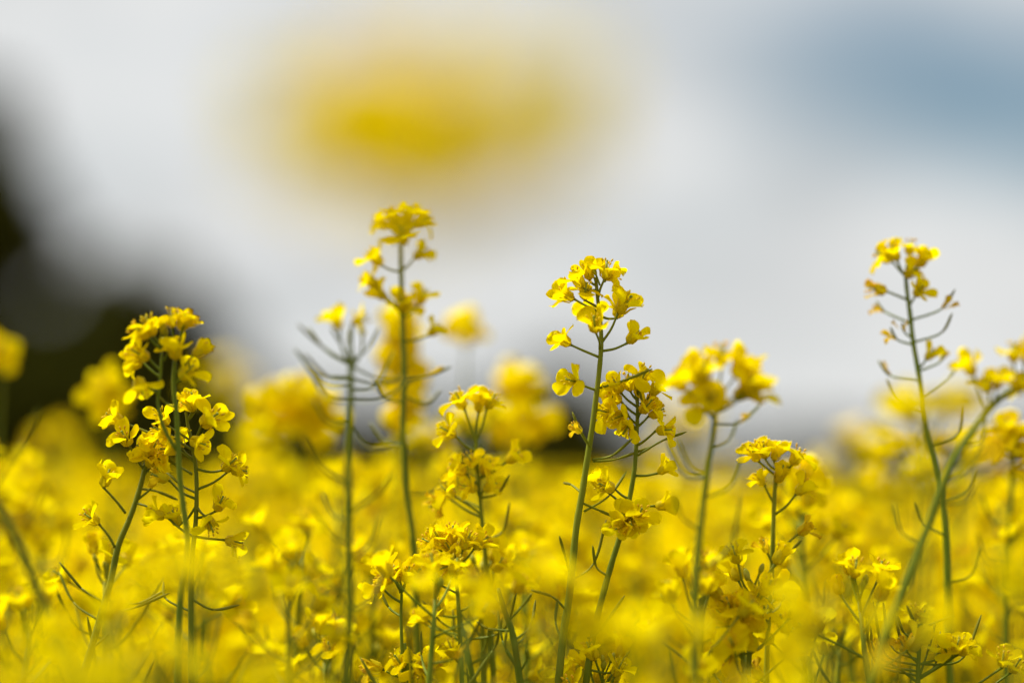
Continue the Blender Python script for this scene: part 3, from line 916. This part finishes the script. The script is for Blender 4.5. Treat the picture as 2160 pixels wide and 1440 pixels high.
for i, (lb, d, ff, _) in enumerate(bokeh):
    rb = random.Random(i)
    mx_ = sum(q[0] for q in ff) / len(ff)
    ty = min(q[1] for q in ff) + 30
    dn = rb.uniform(-25, 25)
    traced('rapeseed_plant', lb, d, [(mx_, ty), (mx_ + dn * .2, ty + 90), (mx_ + dn * .6, ty + 260), (mx_ + dn, 1440)], 4, 9,
           [(x, y, rb.choice((60, 90, 120, 150, 30)), rb.choice((O, O, U)), 1.1, rb.uniform(35, 75)) for x, y in ff], [], G_BACK, 50 + i, fs=1.0)
hd2 = [
    ('melted yellow haze of blooms over the stem of the thin podded right stalk', 1955, 850, .80, 6, 0, .9, .0),
    ('melted yellow blooms over the foot of the left clump', 285, 1400, .74, 6, 1, 1.1, -.02),
    ('melted yellow blooms veiling the bottom left corner', 140, 1425, .66, 6, 0, 1.2, -.02),
    ('melted blooms over the joined stems of the left clump', 395, 1180, .72, 4, 0, .8, .02),
    ('melted blooms low in front of the bare podded stalk, to its left', 570, 1440, .80, 5, 1, 1.1, .0),
    ('melted blooms drifting across the lower stem of the sharp tall stalk', 1160, 1212, .82, 5, 0, 1.0, .03),
    ('melted blooms low in front between the sharp pair and the blurred fan stalk', 1400, 1330, .80, 5, 0, 1.0, -.02),
    ('melted blooms on the right edge in front of the upright stem', 2150, 1185, .78, 5, 0, 1.0, .04),
    ('melted blooms low in front of the slim small-headed stalk, to its right', 1740, 1270, .80, 6, 1, 1.1, .0),
]
for i, (lb, cx, cy, d, nf, npd, spd, ln_) in enumerate(hd2):
    headed(lb, cx, cy, d, nf, npd, 200 + i, G_NEAR, spd, 1.0, ln_, 9, 0)

rb = random.Random(3)
bl = [(x + rb.uniform(-12, 12), y + rb.uniform(-12, 12), rb.choice((90, 120, 150, 165)), O, 1.2, rb.uniform(25, 65), (885 + (x - 885) * .25, max(y + 60, 340)), rb.uniform(-.02, .02)) for x, y in
      [(865, 325), (835, 275), (860, 235), (810, 310), (875, 365), (765, 245), (1095, 225), (1180, 235), (705, 215), (880, 165), (640, 255), (1050, 335), (950, 385), (750, 330)]]
traced('rapeseed_plant', 'huge melted yellow bloom floating high in the sky above the tallest stalk', .425,
       [(885, 300), (890, 380), (910, 520), (940, 800), (980, 1200), (1010, 1440)], 5, 9, bl, [], G_NEAR, 22, fs=1.0)

# ------------------------------------------------------------------ the near field: copies of prototype plants
HERO_REF = [('the left clump', 350), ('the bare podded stalk', 740), ('the loose middle head', 1005), ('the sharp tall stalk', 1235), ('the blurred fan stalk', 1485), ('the slim small-headed stalk', 1630), ('the thin podded right stalk', 1990)]


def copy_tree(o, parent=None):
    c = o.copy()
    COL.objects.link(c)
    if parent is not None:
        c.parent = parent
    for ch in list(o.children):
        copy_tree(ch, c)
    return c


PH = 1.25                                     # height of a prototype
protos_rich, protos_far = [], []
for i in range(9):
    rng = random.Random('pr%d' % i)
    pl = Plant('rapeseed_plant', (0, 0, 0), 'prr%d' % i, False)
    grow(pl, Vector((rng.uniform(-.03, .03), rng.uniform(-.03, .03), PH)), Vector((0, 0, 0)), rng, (rng.randint(8, 12) if i % 3 else 4), (rng.randint(5, 9) if i % 3 else 16), rng.uniform(1.0, 1.3), .9, rng.uniform(-.1, .1), 1, 2)
    protos_rich.append(pl.done())


def head_mesh(seed, nf):
    """A whole flower head as one mesh, for plants too blurred to show single flowers."""
    rng = random.Random(seed)
    mb = MB()
    for i in range(nf):
        t = i / (nf - 1)
        q = i * 2.4 + rng.uniform(-.3, .3)
        ang = R(20 + 50 * t + rng.uniform(-9, 9))
        ln_ = (.012 + .008 * t) * rng.uniform(.9, 1.3)
        dv = Vector((math.cos(q) * math.sin(ang), math.sin(q) * math.sin(ang), math.cos(ang)))
        a = Vector((0, 0, -.05 * t))
        b = a + dv * ln_
        mb.tube([a, b], .0006, 3, 'stem', False)
        kd = rng.choices(('open', 'cup', 'half', 'wilt'), (5, 3.5, .7, .5))[0]
        fl = FLOWER_LOD[kd][rng.randrange(len(FLOWER_LOD[kd]))]
        mb.merge(fl, Matrix.Translation(b) @ frame_z(dv + Vector((0, 0, .35)), rng.uniform(0, 6.28)))
    return mb


HEADS = [head_mesh('hm%d' % i, 10 + i % 4 * 2) for i in range(7)]
HEAD_ME = [h.mesh('flower_head') for h in HEADS]
for i in range(8):
    rng = random.Random('pf%d' % i)
    root = link('rapeseed_plant', None)
    st = MB()
    top = Vector((rng.uniform(-.03, .03), rng.uniform(-.03, .03), PH))
    pts = smooth_curve([top, top + Vector((rng.uniform(-.01, .01), rng.uniform(-.01, .01), -.15)), Vector((0, 0, .5)), Vector((0, 0, 0))], 4)
    st.tube(pts, [.0009 + .0035 * k_ / (len(pts) - 1) for k_ in range(len(pts))], 5, 'stem')
    ends = [top]
    for b in range(3):
        s = rng.uniform(.12, .3)
        a = pts[0].lerp(pts[4], min(1, s / .15)) if s < .15 else pts[4].lerp(pts[8], (s - .15) / .6)
        q = rng.uniform(0, 6.28)
        ll = s * rng.uniform(.6, .95)
        e = a + Vector((math.cos(q) * ll * .4, math.sin(q) * ll * .4, ll))
        st.tube(smooth_curve([e, a.lerp(e, .5) + Vector((math.cos(q), math.sin(q), -.2)) * .01, a], 3), .0012, 5, 'stem')
        ends.append(e)
    for e in ends:
        pd = MB()
        for k_ in range(6):
            q = rng.uniform(0, 6.28)
            a = e + Vector((0, 0, -.05 - .012 * k_))
            o_ = Vector((math.cos(q), math.sin(q), 0))
            pd.tube(smooth_curve([a, a + o_ * .016 + Vector((0, 0, .008)), a + o_ * .024 + Vector((0, 0, .036))], 3), .0009, 4, 'pod')
        link('seed_pods', pd.mesh('seed_pods'), root)
    link('stem', st.mesh('stem'), root)
    for e in ends:
        o = link('flower_head', HEAD_ME[rng.randrange(len(HEAD_ME))], root)
        o.location = e
        o.rotation_euler = (rng.uniform(-.25, .25), rng.uniform(-.25, .25), rng.uniform(0, 6.28))
    protos_far.append(root)

rng = random.Random(77)
CLEAR = (405, 378, 235, 180, 737, 862, 1205, 1255, 1180, 1470, 1622, 1900, 1990, 2125)
places = []                                    # (x px, y px of the top, depth, prototype list)


def scatter(n, d0, d1, y0, y1, x0, x1, protos):
    for i in range(n):
        d = math.sqrt(rng.uniform(d0 * d0, d1 * d1))
        best = None
        for k_ in range(14):                   # keep neighbours apart
            x = rng.uniform(x0, x1)
            m_ = min([abs(x - q[0]) / 90 + abs(d - q[2]) / .12 for q in places] or [9])
            if d < .88 and not any(a < x < b for a, b in ((-120, 120), (500, 640), (1340, 1420), (1520, 1740), (2190, 2330))):
                m_ -= 20
            if d < 1.06 and min(abs(x - q) for q in CLEAR) < 62:
                m_ -= 20                       # keep the view of the sharp stalks open
            if best is None or m_ > best[0]:
                best = (m_, x)
        y = y0 + (y1 - y0) * rng.random() ** 1.15
        if d > 1.1 and (1130 < best[1] < 1280 or 1540 < best[1] < 1770):
            y = max(y, 1085)                   # low spots in the stand
        places.append((best[1], y, d, protos))


scatter(4, .60, .85, 1370, 1580, -150, 2310, protos_rich)
scatter(22, .93, 1.10, 1215, 1430, -60, 2220, protos_rich)
scatter(72, 1.10, 1.6, 1050, 1330, -150, 2310, protos_rich)
scatter(74, 1.5, 2.5, 1030, 1200, -250, 2410, protos_far)
scatter(66, 2.4, 4.2, 1040, 1120, -250, 2410, protos_far)

cells = {}
used = set()
recs = []
for x, y, d, protos in places:
    top = P(x, y, d)
    k_ = rng.randrange(len(protos))
    o = protos[k_] if (id(protos), k_) not in used else copy_tree(protos[k_])
    used.add((id(protos), k_))
    s = top.z / PH
    o.scale = (max(s, .8), max(s, .8), s)
    o.location = (top.x, top.y, 0)
    o.rotation_euler = (0, 0, rng.uniform(0, 6.28))
    ref, rx = min(HERO_REF, key=lambda h: abs(h[1] - x))
    side = 'left of' if x < rx - 55 else ('right of' if x > rx + 55 else 'in line with')
    if d < .86:
        zone, grp = 'close to the lens, low before', 'melted field plants close to the lens'
        look = 'melted'
    elif d < 1.02:
        zone, grp, look = 'low beside', 'field plants among the sharp stalks', 'nearly sharp'
    elif d < 1.55:
        zone, grp, look = 'just behind', 'field plants just behind the sharp stalks', 'soft'
    elif d < 2.5:
        zone, grp, look = 'well behind', 'blurred field plants well behind the sharp stalks', 'blurred'
    else:
        zone, grp, look = 'far behind', 'strongly blurred field plants far behind the sharp stalks', 'strongly blurred'
    recs.append((o, ref, side, zone, grp, look, y))
    cells.setdefault((ref, side, zone), []).append((y, o.name))
ORD = ['highest', 'second-highest', 'third-highest', 'fourth-highest', 'fifth-highest', 'sixth-highest']
for o, ref, side, zone, grp, look, y in recs:
    lst = sorted(cells[(ref, side, zone)])
    i = [n_ for _, n_ in lst].index(o.name)
    rank = (ORD[i] + ' ' if i < len(ORD) else 'lowest ') if len(lst) > 1 else ''
    sd_ = {'left of': ', left side', 'right of': ', right side', 'in line with': ', centred'}[side]
    tag(o, '%s%s plant %s %s%s' % (rank, look, zone, ref, sd_), 'rapeseed plant', grp)

# ------------------------------------------------------------------ the rest of the field: one mass nobody could count
np_rng = np.random.default_rng(5)


def head_arrays(mb):
    V = np.array(mb.v, np.float32)
    F, m_ = [], []
    for f, k_ in zip(mb.f, mb.m):
        if len(f) == 4:
            F.append(f)
            m_.append(k_)
        elif len(f) == 3:
            F.append([f[0], f[1], f[2], f[2]])
            m_.append(k_)
    return V, np.array(F, np.int32), [mb.mats[k_] for k_ in m_]


FM = ['petal', 'wilt', 'sepal', 'stem', 'leaf']
small = []
for i in range(6):
    mb = MB()
    r2 = random.Random('sm%d' % i)
    for k_ in range(9):                        # 9 flowers, each four bent petals of two quads
        q, an = k_ * 2.4, R(15 + 60 * k_ / 8)
        dv = Vector((math.cos(q) * math.sin(an), math.sin(q) * math.sin(an), math.cos(an)))
        b = dv * .02 + Vector((0, 0, -.045 * k_ / 8))
        mx = Matrix.Translation(b) @ frame_z(dv + Vector((0, 0, .3)), r2.uniform(0, 6))
        for j in range(4):
            c_, s_ = math.cos(j * 1.571), math.sin(j * 1.571)
            op = r2.uniform(.5, 1.5)
            tip = (.0045 + .0085 * math.sin(op), .006 + .0085 * math.cos(op))
            vs = []
            for rr, zz, hw in ((.001, .001, .0015), (.0045, .006, .0042), (tip[0], tip[1], .0036)):
                for sg in (-1, 1):
                    vs.append(mx @ Vector((c_ * rr - s_ * hw * sg, s_ * rr + c_ * hw * sg, zz)))
            mb.add(vs, [[0, 1, 3, 2], [2, 3, 5, 4]], 'petal')
    mb.tube([(0, 0, .0), (0, 0, -.3)], .0014, 3, 'stem', False)
    for k_ in range(5):
        q = r2.uniform(0, 6.28)
        mb.tube([(0, 0, -.07 - .015 * k_), (math.cos(q) * .02, math.sin(q) * .02, -.055 - .015 * k_), (math.cos(q) * .025, math.sin(q) * .025, -.02 - .015 * k_)], .001, 3, 'pod', False)
    small.append(mb)
FM.append('pod')
VS, FS, MS = [], [], []
nbase = 0


def emit(mbarr, pos, scale, rotz):
    global nbase
    V, F, ml = mbarr
    c_, s_ = math.cos(rotz), math.sin(rotz)
    W = np.empty_like(V)
    W[:, 0] = (V[:, 0] * c_ - V[:, 1] * s_) * scale + pos[0]
    W[:, 1] = (V[:, 0] * s_ + V[:, 1] * c_) * scale + pos[1]
    W[:, 2] = V[:, 2] * scale + pos[2]
    VS.append(W)
    FS.append(F + nbase)
    MS.append(ml)
    nbase += len(V)


sm = [head_arrays(m_) for m_ in small]
sm = [(a, b, np.array([FM.index(q) for q in c])) for a, b, c in sm]


def field(n, d0, d1, sc, jit, drop=0.0):
    for i in range(n):
        d = math.sqrt(rng.uniform(d0 * d0, d1 * d1))
        half = .2118 * d * 1.45 + .35
        x = rng.uniform(-half, half)
        z = CAM_H - .055 + rng.gauss(0, jit) - drop
        z = min(z, CAM_H - .02)
        emit(sm[rng.randrange(6)], (x, d, z), sc * rng.uniform(.85, 1.2), rng.uniform(0, 6.28))


field(900, 1.2, 2.2, .95, .022, .022)
field(2300, 1.9, 5.5, 1.0, .03, .085)
field(2600, 4.0, 10.0, 1.25, .03, .05)
field(2600, 9.0, 30.0, 2.4, .03, .08)
me = array_mesh('rapeseed_field', np.concatenate(VS), np.concatenate(FS), np.concatenate(MS), FM)
tag(link('rapeseed_field', me), 'blurred yellow mass of rapeseed in bloom stretching away behind the plants', 'flower field', None, 'stuff')

# leaves and stems that fill the stand below the flowers
VS, FS, MS, nbase = [], [], [], 0
V = np.array([[0, -.5, 0], [0, .5, 0], [1, -.5, .25], [1, .5, .25]], np.float32)
for i in range(9000):
    d = math.sqrt(rng.uniform(.25, 81))
    half = .2118 * d * 1.5 + .4
    x = rng.uniform(-half, half)
    z = rng.uniform(.35, 1.02)
    ln_, wd = rng.uniform(.05, .13), rng.uniform(.015, .04)
    VV = V.copy() * np.array([ln_, wd, ln_ * rng.uniform(-1, 2.2)], np.float32)
    emit((VV, np.array([[0, 1, 3, 2]], np.int32), np.array([0])), (x, d, z), 1, rng.uniform(0, 6.28))
me = array_mesh('rapeseed_leaves', np.concatenate(VS), np.concatenate(FS), np.concatenate(MS), ['leaf'])
tag(link('rapeseed_leaves', me), 'dark green rapeseed leaves filling the stand below the flowers', 'leaves', None, 'stuff')

# ------------------------------------------------------------------ ground and the far canopy
def sheet(name, x0, x1, ys, nx, zf, mname):
    V, F = [], []
    for y in ys:
        for i in range(nx + 1):
            x = x0 + (x1 - x0) * i / nx
            x = x * (y / ys[-1] if name != 'ground' else 1)
            V.append((x, y, zf(x, y)))
    for j in range(len(ys) - 1):
        for i in range(nx):
            a = j * (nx + 1) + i
            F.append((a, a + 1, a + nx + 2, a + nx + 1))
    return link(name, array_mesh(name, V, F, [0] * len(F), [mname]))


g = sheet('ground', -1500, 1500, [-1500, -300, -50, 0, 50, 300, 1000, 3000], 16, lambda x, y: 0, 'soil')
tag(g, kind='structure')
ys = [22 * (84 / 22) ** (i / 60) for i in range(61)]
r3 = random.Random(9)
cn = sheet('rapeseed_canopy', -60, 60, ys, 120, lambda x, y: CAM_H - .15 + r3.uniform(-.05, .05) * (1 + y / 60), 'canopy')
tag(cn, 'far strip of the yellow rapeseed field below the hedge', 'flower field', None, 'stuff')


# ------------------------------------------------------------------ trees
def tree(name, label, x, y, h, crown_w, seed, nleaf, leaf, group, z0=.22):
    r_ = random.Random('tr%d' % seed)
    root = link(name, None, None, (x, y, 0))
    tag(root, label, 'tree', group)
    mb = MB()
    tr = h * .028 + .03
    tp = [(0, 0, 0), (r_.uniform(-.02, .02) * h, 0, h * .25), (r_.uniform(-.03, .03) * h, r_.uniform(-.02, .02) * h, h * .55), (r_.uniform(-.04, .04) * h, 0, h * .88)]
    tp = smooth_curve(tp, 4)
    mb.tube(tp, [tr * (1.25 - 1.1 * i / (len(tp) - 1)) for i in range(len(tp))], 9, 'bark')
    clumps = []
    nl = 9
    for i in range(nl):
        a = tp[3 + int((len(tp) - 5) * i / nl)]
        q = i * 2.4 + r_.uniform(-.4, .4)
        ln_ = crown_w * .5 * r_.uniform(.55, .95) * (1.05 - .55 * i / nl)
        e = Vector(a) + Vector((math.cos(q) * ln_, math.sin(q) * ln_, ln_ * r_.uniform(.2, .7)))
        m_ = Vector(a).lerp(e, .5) + Vector((0, 0, -.06 * ln_))
        lp = smooth_curve([a, m_, e], 3)
        mb.tube(lp, [tr * .42 * (1 - .8 * k_ / (len(lp) - 1)) for k_ in range(len(lp))], 6, 'bark')
        clumps.append((e, crown_w * r_.uniform(.16, .26)))
        clumps.append((m_ + Vector((r_.uniform(-1, 1), r_.uniform(-1, 1), r_.uniform(0, 1))) * crown_w * .1, crown_w * r_.uniform(.13, .2)))
    clumps.append((Vector(tp[-1]), crown_w * .2))
    for i in range(30):
        clumps.append((Vector((r_.uniform(-.36, .36) * crown_w, r_.uniform(-.36, .36) * crown_w, h * r_.uniform(z0, .9))), crown_w * r_.uniform(.14, .24)))
    link('trunk', mb.mesh('trunk'), root)
    rn = np.random.default_rng(seed)
    per = nleaf // len(clumps)
    Vs, Fs = [], []
    nb = 0
    for c_, rad in clumps:
        dirs = rn.normal(size=(per, 3))
        dirs /= np.linalg.norm(dirs, axis=1)[:, None]
        rr = rad * (.45 + .6 * rn.random(per)) * np.where(rn.random(per) < .12, 1.25, 1)
        pos = np.array(c_)[None] + dirs * rr[:, None] * np.array([1, 1, .8])
        pos[:, 2] = np.clip(pos[:, 2], .15, h * 1.04)
        a = rn.normal(size=(per, 3))
        a /= np.linalg.norm(a, axis=1)[:, None]
        b = np.cross(a, rn.normal(size=(per, 3)))
        b /= np.linalg.norm(b, axis=1)[:, None]
        sz = leaf * (.6 + .8 * rn.random(per))[:, None]
        q = np.stack([pos - a * sz, pos - b * sz * .55, pos + a * sz, pos + b * sz * .55], 1).reshape(-1, 3)
        Vs.append(q)
        Fs.append(np.arange(per * 4).reshape(-1, 4) + nb)
        nb += per * 4
    F = np.concatenate(Fs)
    link('crown', array_mesh('crown', np.concatenate(Vs), F, np.zeros(len(F), int), ['tree_leaf']), root)
    return root


def tree_at(label, px, ytop, d, wpx, seed, nleaf, leaf, group, name='broadleaf_tree', z0=.22):
    t = P(px, ytop, d)
    return tree(name, label, t.x, t.y, t.z, wpx * K * d, seed, nleaf, leaf, group, z0)


G_TREE = 'dark blurred trees at the left edge of the field'
tree_at('tallest dark tree, cut off by the left edge of the view', -85, 90, 26, 400, 1, 40000, .14, G_TREE, z0=.08)
tree_at('dark tree of middle height in front of the tallest one at the left edge', -30, 260, 25, 350, 6, 34000, .14, G_TREE, z0=.1)
tree_at('lower dark tree next to the tallest one, behind the left clump', 140, 610, 28, 330, 2, 24000, .13, G_TREE, z0=.1)
tree_at('dark rounded tree right of the lower one, fading into the sky', 340, 545, 31, 390, 3, 30000, .14, G_TREE, z0=.1)
tree_at('dark bush-like tree filling the foot of the left trees', 60, 700, 24, 520, 4, 16000, .13, G_TREE, z0=.06)
tree_at('lone small dark tree behind the sharp tall stalk', 1190, 745, 62, 200, 5, 16000, .26, None, z0=.08)
G_HEDGE = 'distant dark hedge trees along the far side of the field'
r4 = random.Random(21)
hx = [(470, 800, 190), (580, 840, 190), (700, 850, 190), (820, 840, 190), (930, 850, 190), (1040, 850, 170), (1280, 880, 170), (1390, 935, 170), (1500, 940, 170), (1600, 925, 170), (1700, 915, 170), (1810, 925, 170), (1930, 930, 180), (2050, 918, 180), (2170, 925, 180), (2290, 910, 180), (-30, 820, 200), (120, 810, 200), (360, 800, 190)]
nm = ['fourth hedge tree from the left, lowest edge of the dark trees', 'first low hedge tree right of the dark trees', 'low hedge tree behind the bare podded stalk', 'low hedge tree behind the tallest left-middle stalk', 'low hedge tree behind the round blurred bloom left of the loose head',
      'low hedge tree left of the lone small tree', 'low hedge tree right of the lone small tree', 'low hedge tree behind the dense umbrella head', 'low hedge tree behind the blurred fan stalk', 'low hedge tree left of the slim small-headed stalk', 'low hedge tree right of the slim small-headed stalk',
      'low hedge tree left of the thin podded right stalk', 'low hedge tree behind the thin podded right stalk', 'low hedge tree behind the leaning stem', 'low hedge tree at the right edge behind the upright stem', 'rightmost low hedge tree at the edge of the view',
      'leftmost hedge tree behind the tallest dark tree', 'second hedge tree from the left behind the dark trees', 'third hedge tree from the left behind the left clump']
for i, ((px, yt, wp), lb) in enumerate(zip(hx, nm)):
    tree_at(lb, px, yt, 90 + r4.uniform(-5, 5), wp * 1.15, 30 + i, 5000, .38, G_HEDGE, 'hedge_tree', .05)
